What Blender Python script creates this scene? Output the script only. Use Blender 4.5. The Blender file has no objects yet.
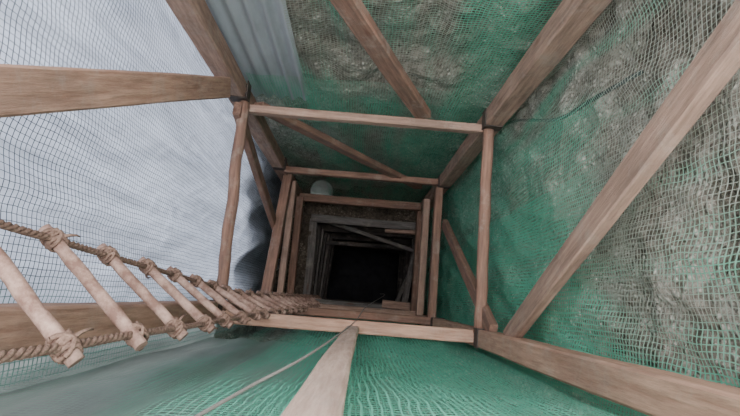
import bpy, math, random, bmesh
from mathutils import Vector, Matrix, noise
random.seed(4)
D=bpy.data; SC=bpy.context.scene
def N(x,y=0,z=0): return noise.noise(Vector((x,y,z)))

# ---------------------------------------------------------------- camera
f=540.0; vp=(354,298); a=math.radians(4.6)
down=Vector(((vp[0]-370)/f,(208-vp[1])/f,-1)).normalized()
xc=Vector((math.cos(a),-math.sin(a),0)); xc=(xc-xc.dot(down)*down).normalized()
zc=-down; yc=zc.cross(xc)
cd=D.cameras.new("camera"); cam=D.objects.new("camera",cd); SC.collection.objects.link(cam)
M=Matrix((xc,yc,zc))
cam.matrix_world=M.to_4x4()
cd.sensor_width=36; cd.lens=f/740*36; cd.clip_start=0.01
SC.camera=cam

# ---------------------------------------------------------------- materials
class NT:
    def __init__(s,name):
        s.m=D.materials.new(name); s.m.use_nodes=True; s.t=s.m.node_tree; s.t.nodes.clear()
        s.out=s.n('ShaderNodeOutputMaterial')
    def n(s,t,**k):
        x=s.t.nodes.new(t)
        for a,b in k.items(): setattr(x,a,b)
        return x
    def l(s,a,b): s.t.links.new(a,b)
    def math(s,op,a,b=None,clamp=False):
        x=s.n('ShaderNodeMath',operation=op,use_clamp=clamp)
        for i,v in enumerate((a,b)):
            if v is None: continue
            if isinstance(v,(int,float)): x.inputs[i].default_value=v
            else: s.l(v,x.inputs[i])
        return x.outputs[0]
    def ramp(s,fac,stops):
        r=s.n('ShaderNodeValToRGB'); e=r.color_ramp.elements
        while len(e)>len(stops): e.remove(e[-1])
        while len(e)<len(stops): e.new(1)
        for q,(p,c) in zip(e,stops): q.position=p; q.color=(*c,1)
        s.l(fac,r.inputs[0]); return r.outputs[0]
    def noise(s,vec,scale,detail=5,rough=.6):
        x=s.n('ShaderNodeTexNoise'); x.inputs['Scale'].default_value=scale
        x.inputs['Detail'].default_value=detail; x.inputs['Roughness'].default_value=rough
        s.l(vec,x.inputs['Vector']); return x.outputs['Fac']
    def mix(s,fac,a,b,mode='MIX'):
        x=s.n('ShaderNodeMix',data_type='RGBA',blend_type=mode)
        for i,v in ((0,fac),(6,a),(7,b)):
            if isinstance(v,(int,float)): x.inputs[i].default_value=v
            elif isinstance(v,tuple): x.inputs[i].default_value=(*v,1)
            else: s.l(v,x.inputs[i])
        return x.outputs[2]
    def bsdf(s,col,rough=.85,bump=None,bs=.4,bd=.01):
        b=s.n('ShaderNodeBsdfPrincipled'); b.inputs['Roughness'].default_value=rough
        b.inputs['Specular IOR Level'].default_value=.2
        if isinstance(col,tuple): b.inputs['Base Color'].default_value=(*col,1)
        else: s.l(col,b.inputs['Base Color'])
        if bump is not None:
            u=s.n('ShaderNodeBump'); u.inputs['Strength'].default_value=bs; u.inputs['Distance'].default_value=bd
            s.l(bump,u.inputs['Height']); s.l(u.outputs[0],b.inputs['Normal'])
        s.l(b.outputs[0],s.out.inputs[0]); return b

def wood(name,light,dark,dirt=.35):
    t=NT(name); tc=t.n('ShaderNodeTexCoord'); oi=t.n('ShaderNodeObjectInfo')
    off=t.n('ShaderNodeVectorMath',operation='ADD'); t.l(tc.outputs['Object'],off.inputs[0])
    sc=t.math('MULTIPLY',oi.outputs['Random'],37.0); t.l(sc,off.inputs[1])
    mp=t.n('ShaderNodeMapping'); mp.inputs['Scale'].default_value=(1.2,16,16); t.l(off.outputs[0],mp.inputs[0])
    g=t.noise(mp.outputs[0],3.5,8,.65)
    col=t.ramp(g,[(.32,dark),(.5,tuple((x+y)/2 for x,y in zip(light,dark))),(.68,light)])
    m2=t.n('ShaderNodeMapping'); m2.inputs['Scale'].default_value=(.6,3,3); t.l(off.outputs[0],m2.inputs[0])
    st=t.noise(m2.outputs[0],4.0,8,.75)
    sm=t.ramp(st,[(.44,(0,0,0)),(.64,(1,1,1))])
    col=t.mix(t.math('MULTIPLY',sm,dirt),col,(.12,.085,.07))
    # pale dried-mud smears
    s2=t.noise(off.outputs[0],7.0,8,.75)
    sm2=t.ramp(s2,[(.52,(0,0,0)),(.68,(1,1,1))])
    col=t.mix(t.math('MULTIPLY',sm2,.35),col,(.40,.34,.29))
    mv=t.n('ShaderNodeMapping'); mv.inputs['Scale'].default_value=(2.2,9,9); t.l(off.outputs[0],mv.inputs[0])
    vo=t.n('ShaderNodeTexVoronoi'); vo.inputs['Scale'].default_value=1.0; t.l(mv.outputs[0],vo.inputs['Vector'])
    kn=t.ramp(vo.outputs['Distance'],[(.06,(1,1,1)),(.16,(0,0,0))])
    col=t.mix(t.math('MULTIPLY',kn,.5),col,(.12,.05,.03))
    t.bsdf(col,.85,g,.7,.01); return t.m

W_NEW=wood('wood_fresh',(.52,.325,.235),(.32,.18,.125),.45)
W_POST=wood('wood_post',(.42,.27,.205),(.22,.14,.105),.55)
W_PALE=wood('wood_pale',(.62,.46,.38),(.40,.27,.21),.3)
W_BRN=wood('wood_brown',(.31,.175,.125),(.145,.082,.062),.6)
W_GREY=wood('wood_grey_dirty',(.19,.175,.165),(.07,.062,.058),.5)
W_DARK=wood('wood_dark',(.08,.07,.068),(.02,.018,.017),.5)  # darkest timber tone, mostly for the deeper part of the hole

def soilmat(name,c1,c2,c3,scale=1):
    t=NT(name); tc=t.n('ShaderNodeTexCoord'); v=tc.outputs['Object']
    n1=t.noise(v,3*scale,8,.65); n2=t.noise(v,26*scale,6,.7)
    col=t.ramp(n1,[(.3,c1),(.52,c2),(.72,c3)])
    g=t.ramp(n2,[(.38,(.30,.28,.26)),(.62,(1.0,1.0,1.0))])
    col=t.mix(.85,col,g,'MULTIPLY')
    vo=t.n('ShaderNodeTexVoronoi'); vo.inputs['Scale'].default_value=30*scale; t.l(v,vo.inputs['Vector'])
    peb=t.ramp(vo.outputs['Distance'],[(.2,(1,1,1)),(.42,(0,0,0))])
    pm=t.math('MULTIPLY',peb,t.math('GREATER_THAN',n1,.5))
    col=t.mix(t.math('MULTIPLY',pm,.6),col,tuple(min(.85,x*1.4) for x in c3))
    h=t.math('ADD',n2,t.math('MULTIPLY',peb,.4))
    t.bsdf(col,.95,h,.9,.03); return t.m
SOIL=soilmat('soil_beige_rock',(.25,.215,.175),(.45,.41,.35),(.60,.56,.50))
SOILD=soilmat('soil_dark',(.035,.03,.027),(.065,.057,.05),(.11,.095,.085))  # much darker soil tone for the walls below the ledge

def netmat(name,c0,c1,cell,w0,w1,warp=.25,trans=.35):
    """knotted plastic net: thread grid from UV (metres); attribute 'dens' = amount of green doubled-up net"""
    t=NT(name); uv=t.n('ShaderNodeUVMap')
    nz=t.n('ShaderNodeTexNoise'); nz.inputs['Scale'].default_value=6; nz.inputs['Detail'].default_value=2
    t.l(uv.outputs[0],nz.inputs['Vector'])
    sub=t.n('ShaderNodeVectorMath',operation='SUBTRACT'); t.l(nz.outputs['Color'],sub.inputs[0]); sub.inputs[1].default_value=(.5,.5,.5)
    scl=t.n('ShaderNodeVectorMath',operation='SCALE'); t.l(sub.outputs[0],scl.inputs[0]); scl.inputs['Scale'].default_value=warp*cell*8
    add=t.n('ShaderNodeVectorMath',operation='ADD'); t.l(uv.outputs[0],add.inputs[0]); t.l(scl.outputs[0],add.inputs[1])
    sx=t.n('ShaderNodeSeparateXYZ'); t.l(add.outputs[0],sx.inputs[0])
    at=t.n('ShaderNodeAttribute',attribute_name='dens')
    w=t.math('ADD',w0,t.math('MULTIPLY',at.outputs['Fac'],w1-w0))
    def line(s_,k=1.0,wk=1.0):
        fr=t.math('FRACT',t.math('DIVIDE',s_,cell*k))
        return t.math('LESS_THAN',t.math('ABSOLUTE',t.math('SUBTRACT',fr,.5)),t.math('MULTIPLY',w,wk))
    m=t.math('MAXIMUM',line(sx.outputs[0],.9,.7),line(sx.outputs[1],1,1.25))
    vn=t.noise(uv.outputs[0],5,4,.6)
    c0b=t.mix(vn,tuple(x*.7 for x in c0),c0); c1b=t.mix(vn,tuple(x*.6 for x in c1),c1)
    cr=t.ramp(at.outputs['Fac'],[(.12,(0,0,0)),(.55,(1,1,1))])
    col=t.mix(cr,c0b,c1b)
    d=t.n('ShaderNodeBsdfDiffuse'); tr=t.n('ShaderNodeBsdfTranslucent')
    t.l(col,d.inputs[0]); t.l(col,tr.inputs[0])
    ms=t.n('ShaderNodeMixShader'); ms.inputs[0].default_value=trans; t.l(d.outputs[0],ms.inputs[1]); t.l(tr.outputs[0],ms.inputs[2])
    tp=t.n('ShaderNodeBsdfTransparent'); mm=t.n('ShaderNodeMixShader')
    t.l(m,mm.inputs[0]); t.l(tp.outputs[0],mm.inputs[1]); t.l(ms.outputs[0],mm.inputs[2])
    t.l(mm.outputs[0],t.out.inputs[0]); return t.m
NET_G=netmat('green_net',(.50,.53,.45),(.22,.68,.47),.019,.07,.155,.15)
NET_B=netmat('green_net_bright',(.40,.50,.44),(.26,.78,.57),.020,.075,.15,.15)
NET_L=netmat('grey_net',(.07,.085,.10),(.20,.38,.33),.021,.06,.10,.10)

def plasticmat(name,col,trf,sc=(2,2.2,.5),dk=.6):
    t=NT(name); tc=t.n('ShaderNodeTexCoord')
    mp=t.n('ShaderNodeMapping'); mp.inputs['Scale'].default_value=sc; t.l(tc.outputs['Object'],mp.inputs[0])
    n=t.noise(mp.outputs[0],3,6,.6)
    c=t.ramp(n,[(.3,tuple(x*dk for x in col)),(.62,col)])
    d=t.n('ShaderNodeBsdfPrincipled'); d.inputs['Roughness'].default_value=.4; t.l(c,d.inputs['Base Color'])
    tr=t.n('ShaderNodeBsdfTranslucent'); t.l(c,tr.inputs[0])
    ms=t.n('ShaderNodeMixShader'); ms.inputs[0].default_value=trf; t.l(d.outputs[0],ms.inputs[1]); t.l(tr.outputs[0],ms.inputs[2])
    t.l(ms.outputs[0],t.out.inputs[0]); return t.m
PLAST=plasticmat('plastic_sheeting',(.53,.58,.68),.45,(2,4.5,.3),.62)
PLASTG=plasticmat('plastic_sheeting_grey',(.50,.54,.57),.3)
PLASTN=plasticmat('plastic_sheeting_dull',(.36,.40,.38),.3)
t=NT('rope_hemp'); tc=t.n('ShaderNodeTexCoord'); n=t.noise(tc.outputs['Object'],90,4,.7)
t.bsdf(t.ramp(n,[(.3,(.10,.06,.045)),(.7,(.29,.19,.145))]),.95,n,.6,.004); ROPE=t.m
t=NT('rung_wood'); tc=t.n('ShaderNodeTexCoord'); n=t.noise(tc.outputs['Object'],22,6,.7)
t.bsdf(t.ramp(n,[(.38,(.19,.11,.085)),(.64,(.43,.29,.235))]),.8,n,.4,.004); RUNG=t.m
t=NT('rusty_steel'); tc=t.n('ShaderNodeTexCoord'); n=t.noise(tc.outputs['Object'],40,4,.7)
t.bsdf(t.ramp(n,[(.3,(.03,.028,.028)),(.7,(.09,.065,.05))]),.6); STEEL=t.m
t=NT('black_rubber'); t.bsdf((.05,.065,.06),.6); BLACK=t.m
t=NT('grey_nylon'); t.bsdf((.20,.19,.17),.8); GREYR=t.m
t=NT('white_plastic'); t.bsdf((.50,.54,.52),.45); WHITE=t.m

# ---------------------------------------------------------------- helpers
def link(name,me,mats,parent=None):
    o=D.objects.new(name,me); SC.collection.objects.link(o)
    for m in mats: me.materials.append(m)
    if parent: o.parent=parent
    return o
def beam(name,p0,p1,w,h,mat,up=Vector((0,0,1)),wob=.002,bev=.006,roll=0):
    p0=Vector(p0);p1=Vector(p1); L=(p1-p0).length; x=(p1-p0).normalized()
    if abs(x.dot(up))>.95: up=Vector((0,1,0))
    y=up.cross(x).normalized(); z=x.cross(y)
    R=Matrix((x,y,z)).transposed()@Matrix.Rotation(roll,3,'X')
    bm=bmesh.new(); n=max(2,int(L/.12)); s=random.random()*50
    rings=[]; prof=[]
    for sy,sz in ((-1,-1),(1,-1),(1,1),(-1,1)):
        cy,cz=sy*w/2,sz*h/2; b=bev
        if sy*sz>0: prof+=[(cy,cz-sz*b),(cy-sy*b,cz)]
        else: prof+=[(cy-sy*b,cz),(cy,cz-sz*b)]
    for i in range(n+1):
        t_=i/n; X=(t_-.5)*L
        oy=N(s+X*1.3)*wob*2; oz=N(s+9+X*1.3)*wob*2
        r=[]
        for k,(a_,b_) in enumerate(prof):
            e=1+N(s+X*4,k*1.7)*wob*12
            r.append(bm.verts.new((X,a_*e+oy,b_*e+oz)))
        rings.append(r)
    for i in range(n):
        for k in range(8):
            k2=(k+1)%8; bm.faces.new((rings[i][k],rings[i][k2],rings[i+1][k2],rings[i+1][k]))
    bm.faces.new(rings[0][::-1]); bm.faces.new(rings[-1])
    bmesh.ops.recalc_face_normals(bm,faces=bm.faces)
    me=D.meshes.new(name); bm.to_mesh(me); bm.free()
    o=link(name,me,[mat]); o.matrix_world=Matrix.Translation((p0+p1)/2)@R.to_4x4()
    return o
def pole(name,p0,p1,r,mat,wob=.012):
    """round pole along local X so the wood grain follows its length"""
    p0=Vector(p0);p1=Vector(p1);L=(p1-p0).length; s=random.random()*40
    bm=bmesh.new(); tube(bm,[Vector(((i/14-.5)*L,N(s+i*.4,5)*wob,N(s+i*.4,9)*wob)) for i in range(15)],[r*(1+.12*N(s+i*.9,3)) for i in range(15)],12,0)
    me=D.meshes.new(name); bm.to_mesh(me); bm.free()
    o=link(name,me,[mat]); x=(p1-p0).normalized(); y=Vector((0,0,1)).cross(x).normalized(); z=x.cross(y)
    o.matrix_world=Matrix.Translation((p0+p1)/2)@Matrix((x,y,z)).transposed().to_4x4(); return o
def tube(bm,pts,rad,seg=8,mi=0,cap=True):
    n=len(pts); rings=[]; prev=None
    for i,p in enumerate(pts):
        t_=(pts[min(i+1,n-1)]-pts[max(i-1,0)]).normalized()
        if prev is None: u=t_.orthogonal().normalized()
        else: u=(prev-prev.dot(t_)*t_).normalized()
        prev=u; v=t_.cross(u); r=rad[i] if isinstance(rad,list) else rad
        rings.append([bm.verts.new(p+(u*math.cos(k*2*math.pi/seg)+v*math.sin(k*2*math.pi/seg))*r) for k in range(seg)])
    for i in range(n-1):
        for k in range(seg):
            fc=bm.faces.new((rings[i][k],rings[i][(k+1)%seg],rings[i+1][(k+1)%seg],rings[i+1][k])); fc.material_index=mi; fc.smooth=True
    if cap:
        for r in (rings[0][::-1],rings[-1]):
            fc=bm.faces.new(r); fc.material_index=mi
def smooth_pts(P,n):
    P=[Vector(p) for p in P]; out=[]
    for i in range(len(P)-1):
        p0=P[max(i-1,0)];p1=P[i];p2=P[i+1];p3=P[min(i+2,len(P)-1)]
        for k in range(n):
            t_=k/n
            out.append(.5*((2*p1)+(p2-p0)*t_+(2*p0-5*p1+4*p2-p3)*t_*t_+(3*p1-p0-3*p2+p3)*t_**3))
    out.append(P[-1]); return out
def sheet(name,P,u0,u1,v0,v1,nu,nv,mats,dens=None,stretch=(1,1)):
    vs=[];uv=[];dn=[]
    for j in range(nv+1):
        for i in range(nu+1):
            u=u0+(u1-u0)*i/nu; v=v0+(v1-v0)*j/nv
            p=P(u,v); vs.append(p); uv.append((u*stretch[0],v*stretch[1])); dn.append(max(0,min(1,dens(u,v))) if dens else 0)
    fs=[(j*(nu+1)+i,j*(nu+1)+i+1,(j+1)*(nu+1)+i+1,(j+1)*(nu+1)+i) for j in range(nv) for i in range(nu)]
    me=D.meshes.new(name); me.from_pydata([tuple(p) for p in vs],[],fs)
    ul=me.uv_layers.new(name='UVMap')
    for lp in me.loops: ul.data[lp.index].uv=uv[lp.vertex_index]
    at=me.attributes.new('dens','FLOAT','POINT'); at.data.foreach_set('value',dn)
    for p in me.polygons: p.use_smooth=True
    return link(name,me,mats)

# ---------------------------------------------------------------- soil walls of the shaft
ZT=.15
def rough(u,v,s): return .10*N(u*1.5,v*1.5,s)+.06*N(u*5,v*5,s+3)+.03*N(u*13,v*13,s+7)
sheet('wall_far',lambda u,v:Vector((u,1.50+rough(u,v,1),v)),-1.25,1.35,-7.3,ZT,100,280,[SOIL])
sheet('wall_right',lambda u,v:Vector((1.12+rough(u,v,20),u,v)),-.75,1.65,-7.3,ZT,100,280,[SOIL])
sheet('wall_near',lambda u,v:Vector((u,-.55+rough(u,v,40),v)),-1.25,1.35,-7.3,ZT,90,200,[SOIL])
sheet('wall_left',lambda u,v:Vector((-1.22+rough(u,v,60),u,v)),-.75,1.65,-7.3,-4.7,80,80,[SOIL])
HX0,HX1,HY0,HY1=-.64,.86,-.12,.98; ZF=-7.05
SOILM=soilmat('soil_brown',(.07,.055,.045),(.14,.11,.085),(.22,.18,.145))
def ring_floor(name,z):
    bm=bmesh.new()
    xs=[-1.3+ i*2.7/60 for i in range(61)]; ys=[-.8+i*2.5/56 for i in range(57)]
    g=[[bm.verts.new((x,y,z+.05*N(x*4,y*4,2)+.02*N(x*13,y*13))) for y in ys] for x in xs]
    for i in range(60):
        for j in range(56):
            cx=(xs[i]+xs[i+1])/2; cy=(ys[j]+ys[j+1])/2
            if HX0<cx<HX1 and HY0<cy<HY1: continue
            fc=bm.faces.new((g[i][j],g[i+1][j],g[i+1][j+1],g[i][j+1])); fc.smooth=True
    me=D.meshes.new(name); bm.to_mesh(me); bm.free(); return link(name,me,[SOILM])
ring_floor('floor_ledge',ZF)
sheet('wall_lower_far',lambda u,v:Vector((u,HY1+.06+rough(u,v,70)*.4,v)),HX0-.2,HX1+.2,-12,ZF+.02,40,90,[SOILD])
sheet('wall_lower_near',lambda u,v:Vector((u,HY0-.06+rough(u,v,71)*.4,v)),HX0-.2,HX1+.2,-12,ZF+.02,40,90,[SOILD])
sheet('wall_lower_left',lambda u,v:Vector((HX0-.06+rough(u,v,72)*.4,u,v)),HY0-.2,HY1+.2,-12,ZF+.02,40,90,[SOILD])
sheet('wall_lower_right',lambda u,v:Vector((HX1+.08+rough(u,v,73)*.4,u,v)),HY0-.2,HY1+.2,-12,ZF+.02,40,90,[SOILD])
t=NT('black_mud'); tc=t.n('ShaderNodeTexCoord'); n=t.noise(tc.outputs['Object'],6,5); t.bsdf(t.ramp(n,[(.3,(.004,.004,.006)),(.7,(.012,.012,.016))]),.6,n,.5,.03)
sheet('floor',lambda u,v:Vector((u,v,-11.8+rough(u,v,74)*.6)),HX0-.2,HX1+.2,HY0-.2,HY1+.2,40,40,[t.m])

# ---------------------------------------------------------------- sheeting and nets
def foldx(u,v,s,amp,fr=7):
    return amp*(N(u*fr+1.2*N(v*.9,s),v*.55,s)+.45*N(u*fr*2.3,v*1.2,s+5))
def lfold(u,v):
    # long soft drapes hanging down the shaft with a slight diagonal pull
    w=u*15+v*2.2+2.2*N(v*.7,u*.8,3)
    return .034*math.sin(w)*(1+N(u*2,v,6))+.06*N(u*3,v*.6,8)+.02*N(u*14+v*4,v*1.4,4)+.008*(1-abs(N(u*18+v*9,v*5,9))*3)
sheet('plastic_sheet',lambda u,v:Vector((-1.03+lfold(u,v),u,v)),-.19,1.62,-6.9,ZT,200,260,[PLAST])
sheet('plastic_sheet',lambda u,v:Vector((u,1.30+.014*math.sin(u*75)+.02*N(u*3,v,8),v)),-.98,-.42,-3.5,ZT,100,60,[PLASTG])
sheet('plastic_sheet',lambda u,v:Vector((u,-.40+foldx(u,v,5,.03,5),v)),-1.25,-.05,-4.5,ZT,100,100,[PLASTN])
# dull sheeting turned round the near left corner
sheet('plastic_sheet',lambda u,v:Vector((-1.12+foldx(u,v,6,.02,5),u,v)),-.5,-.14,-4.6,ZT,30,80,[PLASTN])

sheet('safety_net',lambda u,v:Vector((-.875+foldx(u,v,11,.03,5),u,v)),-.3,1.3,-6.9,ZT,90,160,[NET_L],
      lambda u,v:.0+.9*max(0,1-(u+.3)/.35))
def streak(u,v,s): return N(u*11+1.5*N(v*.7,s),v*.8,s)
def dfar(u,v):
    e=math.exp(-((u-.62-.25*N(v*1.3,2))/.17)**2)*1.0
    low=.45 if v<-3.3 else 0
    return .08+e+low*.6+.6*max(0,N(u*2.2+v*.8,v*1.1,3))+.45*streak(u,v,5)
sheet('safety_net',lambda u,v:Vector((u,1.255+foldx(u+.25*v,v,14,.045,5),v)),-.42,.95,-6.9,ZT,120,160,[NET_G],dfar)
sheet('safety_net',lambda u,v:Vector((u,1.285+foldx(u,v,15,.02,4),v)),-.86,.5,-6.9,-3.1,80,100,[NET_G],lambda u,v:.35+.4*N(u*3,v*2))
def dright(u,v):
    d=-v; k=(d-1.05-1.3*(u+.1))*.8+.8*N(u*2,v*1.5,6)
    return .04+max(0,min(.85,k*.65+.18))+.5*streak(u,v,7)
sheet('safety_net',lambda u,v:Vector((.86+foldx(u+.3*v,v,24,.05,5),u,v)),-.3,1.3,-6.9,ZT,140,180,[NET_G],dright)
sheet('safety_net',lambda u,v:Vector((.90+foldx(u+.2*v,v,27,.04,6)+.03*u,u,v)),-.3,.60,-6.9,-1.7,100,120,[NET_G],lambda u,v:.5*min(1,(-v-1.7)*2)+.5*streak(u,v,9))
def bulge(u,v):
    d=-v
    return .07*max(0,1-((u-.15)/.65)**2)*(.6+.4*math.sin(d*2.1))
sheet('safety_net',lambda u,v:Vector((u,-.265+bulge(u,v)+foldx(u,v,31,.03,5),v)),-.90,.9,-6.9,ZT,130,200,[NET_B],
      lambda u,v:.18+1.0*max(0,min(1,(u+.5)*1.3))+.4*streak(u,v,12))
sheet('safety_net',lambda u,v:Vector((u,-.30+bulge(u,v)*.8+foldx(u,v,35,.03,6),v)),-.45,.9,-6.9,ZT,110,160,[NET_B],
      lambda u,v:.4+.5*N(u*2,v*2,4)+.2*(u>0)+.4*streak(u,v,15))

# ---------------------------------------------------------------- timber frame
PO={'tl':(-.795,1.18),'tr':(.755,1.135),'br':(.76,-.17),'bl':(-.80,-.13)}
for k,(x,y) in PO.items():
    w=.11 if k[0]=='t' else .10
    tx=-.025 if k=='tl' else 0
    beam('corner_post',(x,y,-6.95),(x+tx,y,.35),w,w,W_NEW if k in('bl','br') else W_POST,bev=.008)
beam('frame_beam',(-.745,1.09,-3.2),(.705,1.09,-3.2),.05,.07,W_POST)
beam('frame_beam',(-.75,-.165,-3.22),(.71,-.165,-3.22),.075,.06,W_NEW)
pole('frame_pole',(-.765,1.12,-3.16),(-.765,-.10,-3.16),.034,W_BRN)
pole('frame_pole',(.735,1.08,-3.16),(.735,-.14,-3.16),.034,W_BRN)
beam('frame_beam',(-.745,1.13,-4.95),(.70,1.13,-4.95),.055,.08,W_BRN)
beam('frame_beam',(-.74,1.13,-5.2),(-.74,-.06,-4.6),.085,.10,W_BRN)
beam('frame_beam',(-.70,1.10,-5.35),(-.70,-.08,-5.2),.06,.09,W_POST)
beam('frame_beam',(.71,1.08,-4.95),(.71,-.12,-4.95),.07,.10,W_BRN)
beam('frame_beam',(.68,1.08,-5.6),(.68,-.12,-5.6),.07,.10,W_POST)
beam('frame_beam',(-.75,-.15,-5.0),(.71,-.15,-5.0),.07,.07,W_BRN)
beam('frame_beam',(-.745,1.13,-6.35),(.71,1.13,-6.35),.09,.09,W_BRN)
beam('frame_beam',(-.73,1.12,-6.3),(-.73,-.1,-6.3),.08,.10,W_BRN)
beam('frame_beam',(.71,1.08,-6.4),(.71,-.12,-6.4),.08,.10,W_BRN)
beam('frame_beam',(-.75,-.14,-6.3),(.71,-.14,-6.3),.09,.08,W_POST)
beam('diagonal_brace',(-.795,.06,-.35),(-.785,1.07,-2.80),.045,.11,W_NEW,up=Vector((1,0,0)),roll=math.pi/2)
beam('diagonal_brace',(.775,.95,-.35),(.765,-.14,-2.68),.045,.10,W_POST,up=Vector((1,0,0)),roll=math.pi/2)
beam('diagonal_brace',(-.62,1.16,-.7),(.33,1.14,-3.17),.10,.05,W_BRN,up=Vector((0,1,0)))
beam('diagonal_brace',(-.72,1.17,-3.35),(.55,1.15,-5.3),.09,.05,W_BRN,up=Vector((0,1,0)))
beam('diagonal_brace',(.76,-.12,-2.95),(.76,.72,-4.8),.045,.09,W_BRN,up=Vector((1,0,0)),roll=math.pi/2)
beam('diagonal_brace',(-.79,1.06,-3.1),(-.79,.6,-5.0),.045,.09,W_BRN,up=Vector((1,0,0)),roll=math.pi/2)
beam('diagonal_brace',(-.047,-.155,-.5),(.01,-.175,-3.35),.072,.035,W_PALE,up=Vector((0,1,0)))
def bracket(x,y,z,sx,sy):
    bm=bmesh.new()
    def bx(c,s):
        r=bmesh.ops.create_cube(bm,size=1); bmesh.ops.scale(bm,vec=s,verts=r['verts']); bmesh.ops.translate(bm,vec=c,verts=r['verts'])
    bx((sx*.05,0,0),(.11,.006,.09)); bx((0,sy*.05,0),(.006,.11,.09))
    for q in (.03,.08):
        for zz in (-.022,.022):
            bmesh.ops.create_cone(bm,segments=6,radius1=.009,radius2=.009,depth=.014,cap_ends=True,matrix=Matrix.Translation((sx*q,sy*.006,zz))@Matrix.Rotation(math.pi/2,4,'X'))
            bmesh.ops.create_cone(bm,segments=6,radius1=.009,radius2=.009,depth=.014,cap_ends=True,matrix=Matrix.Translation((sx*.006,sy*q,zz))@Matrix.Rotation(math.pi/2,4,'Y'))
    me=D.meshes.new('steel_bracket'); bm.to_mesh(me); bm.free()
    o=link('steel_bracket',me,[STEEL]); o.location=(x,y,z)
for z in (-3.12,-4.9):
    bracket(-.737,1.122,z,-1,1); bracket(.697,1.077,z,1,1); bracket(.707,-.117,z,1,-1); bracket(-.747,-.077,z,-1,-1)

# ---------------------------------------------------------------- lower timbering in the dark hole
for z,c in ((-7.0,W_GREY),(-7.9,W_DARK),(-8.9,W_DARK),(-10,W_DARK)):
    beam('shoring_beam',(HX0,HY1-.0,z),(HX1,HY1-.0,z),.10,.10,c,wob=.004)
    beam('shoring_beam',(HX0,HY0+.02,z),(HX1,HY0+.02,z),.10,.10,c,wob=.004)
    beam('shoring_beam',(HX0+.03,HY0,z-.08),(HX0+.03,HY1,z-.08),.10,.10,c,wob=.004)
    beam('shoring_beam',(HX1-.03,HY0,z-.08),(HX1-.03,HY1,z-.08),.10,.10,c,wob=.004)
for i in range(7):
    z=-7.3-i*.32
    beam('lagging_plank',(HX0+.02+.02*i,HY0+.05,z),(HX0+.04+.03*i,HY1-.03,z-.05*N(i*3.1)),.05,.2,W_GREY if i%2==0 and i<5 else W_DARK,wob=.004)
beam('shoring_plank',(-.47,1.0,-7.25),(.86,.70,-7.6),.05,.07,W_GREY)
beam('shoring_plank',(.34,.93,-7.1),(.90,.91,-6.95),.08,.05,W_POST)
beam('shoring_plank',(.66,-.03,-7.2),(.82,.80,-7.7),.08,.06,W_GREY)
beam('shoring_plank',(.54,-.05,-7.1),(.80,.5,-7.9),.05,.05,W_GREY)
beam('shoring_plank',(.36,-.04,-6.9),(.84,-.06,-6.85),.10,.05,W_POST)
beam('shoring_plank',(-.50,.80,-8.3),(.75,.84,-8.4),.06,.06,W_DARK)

# ---------------------------------------------------------------- rope ladder
bm=bmesh.new()
def LA(d):
    k=max(0,d-3.2)
    return Vector((-.715+.05*k+.008*N(d*2,1),max(-.03,.08-.05*(d-1.27)),-d))
def LB(d):
    k=max(0,d-3.2)
    return Vector((-.495+.035*k+.008*N(d*2,6),-.123+.006*N(d*2,9),-d))
for L in (LA,LB):
    ds=[-.3+i*.012 for i in range(int(8.1/.012))]
    for s in range(3):
        pts=[]
        for d in ds:
            an=d*2*math.pi/.07+s*2*math.pi/3
            pts.append(L(d)+Vector((math.cos(an),math.sin(an),0))*.0050)
        tube(bm,pts,.0053,5,0,True)
d=-.22; rn=0
while d<7.6:
    A=LA(d);B=LB(d); ax=(B-A).normalized(); e=.035
    p0=A-ax*e+Vector((0,0,.015*N(rn*1.7,5))); p1=B+ax*e+Vector((0,0,.03*N(rn*2.3))); s=rn*3.3
    pts=[p0.lerp(p1,i/10)+Vector((0,0,1))*.008*N(s+i*.5) for i in range(11)]
    tube(bm,pts,[.0160*(1+.18*N(s+i*.6,4)) for i in range(11)],10,1)
    side=ax.cross(Vector((0,0,1))).normalized(); up=Vector((0,0,1))
    for Q in (A,B):
        for w in range(4):
            c=Q+ax*(w-1.5)*.010; tl=.3*N(s,w)
            pts=[c+(side*math.cos(t_)+up*math.sin(t_))*(.0195+.003*N(s+w,t_))+ax*(.008*math.sin(t_+w)+tl*.01) for t_ in [k*2*math.pi/14 for k in range(15)]]
            tube(bm,pts,.0052,5,0,False)
        for sg in (-1,1):
            pts=[Q+(ax*sg*math.cos(t_)*.020+up*math.cos(t_)*.019+side*math.sin(t_)*.022) for t_ in [k*2*math.pi/14 for k in range(15)]]
            tube(bm,pts,.0050,5,0,False)
        dr=(side*random.uniform(-1,1)+ax*random.uniform(-1,1)).normalized()
        tube(bm,[Q+dr*.02,Q+dr*.032-up*.012,Q+dr*.038-up*.030,Q+dr*.036-up*.05],[.005,.004,.003,.002],5,0)
    d+=.3; rn+=1
me=D.meshes.new('rope_ladder'); bm.to_mesh(me); bm.free(); link('rope_ladder',me,[ROPE,RUNG])

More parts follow.
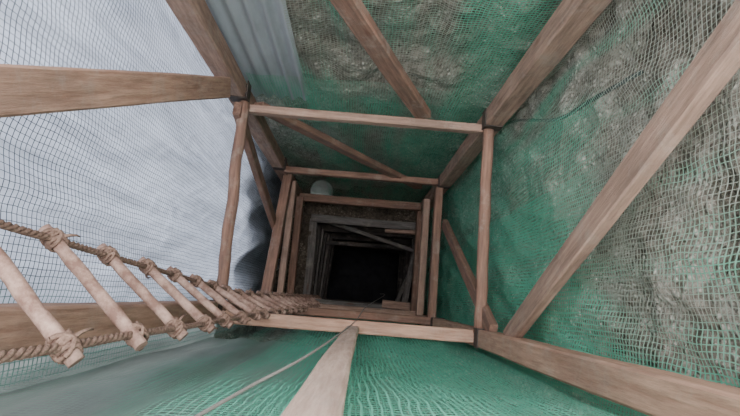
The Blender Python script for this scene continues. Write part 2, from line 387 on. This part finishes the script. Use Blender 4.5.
# ---------------------------------------------------------------- cable, hoist rope, bucket
bm=bmesh.new(); tube(bm,smooth_pts([(1.06,.97,-1.98),(.98,.93,-2.1),(.955,.93,-2.25),(.94,.97,-2.6),(.96,1.28,-3.6),(.93,1.33,-4.6)],12),.009,8)
me=D.meshes.new('electric_cable'); bm.to_mesh(me); bm.free(); link('electric_cable',me,[BLACK])
bm=bmesh.new(); tube(bm,smooth_pts([(-.25,-.19,.3),(-.20,-.165,-.5),(-.155,-.15,-.85),(-.07,-.12,-1.3),(.02,-.125,-3.1),(.12,-.06,-4.8),(.39,.07,-7),(.42,.1,-9)],14),.003,6)
me=D.meshes.new('hoist_rope'); bm.to_mesh(me); bm.free(); link('hoist_rope',me,[GREYR])
bm=bmesh.new()
prof=[(.0,.0),(.10,0),(.11,.02),(.135,.24),(.145,.24),(.145,.255),(.128,.255),(.105,.03),(0,.03)]
vr=[[bm.verts.new((r*math.cos(k*2*math.pi/28),r*math.sin(k*2*math.pi/28),z)) for k in range(28)] for r,z in [(max(r,.001),z) for r,z in prof]]
for i in range(len(prof)-1):
    for k in range(28):
        fc=bm.faces.new((vr[i][k],vr[i][(k+1)%28],vr[i+1][(k+1)%28],vr[i+1][k])); fc.smooth=True
tube(bm,[Vector((.142*math.cos(t_),.142*math.sin(t_)*.35,.25+.10*math.sin(t_))) for t_ in [k*math.pi/14 for k in range(15)]],.004,6)
me=D.meshes.new('plastic_bucket'); bm.to_mesh(me); bm.free(); o=link('plastic_bucket',me,[WHITE]); o.location=(-.52,1.30,-6.98)

# ---------------------------------------------------------------- daylight: overcast sky, brighter at the zenith, dark ground below the horizon
w=D.worlds.new('overcast_sky'); SC.world=w; w.use_nodes=True
nt=w.node_tree; bg=nt.nodes['Background']
tc=nt.nodes.new('ShaderNodeTexCoord'); sp=nt.nodes.new('ShaderNodeSeparateXYZ'); nt.links.new(tc.outputs['Generated'],sp.inputs[0])
mr=nt.nodes.new('ShaderNodeMapRange'); mr.inputs['From Min'].default_value=-1; mr.inputs['From Max'].default_value=1; nt.links.new(sp.outputs['Z'],mr.inputs['Value'])
cr=nt.nodes.new('ShaderNodeValToRGB'); nt.links.new(mr.outputs[0],cr.inputs[0])
e=cr.color_ramp.elements; e[0].position=.46; e[0].color=(.10,.095,.09,1); e[1].position=1; e[1].color=(.97,.97,1,1)
q=e.new(.52); q.color=(.37,.39,.44,1)
nt.links.new(cr.outputs[0],bg.inputs[0]); bg.inputs[1].default_value=9.8
sl=D.lights.new('zenith_fill','SUN'); sl.energy=5.5; sl.angle=math.radians(50); sl.color=(1,.985,.97)  # added broad lamp: stands in for the bright zenith, reaches down the shaft
so=D.objects.new('zenith_fill',sl); SC.collection.objects.link(so); so.rotation_euler=(math.radians(4),math.radians(-5),0); so.location=(0,0,5)
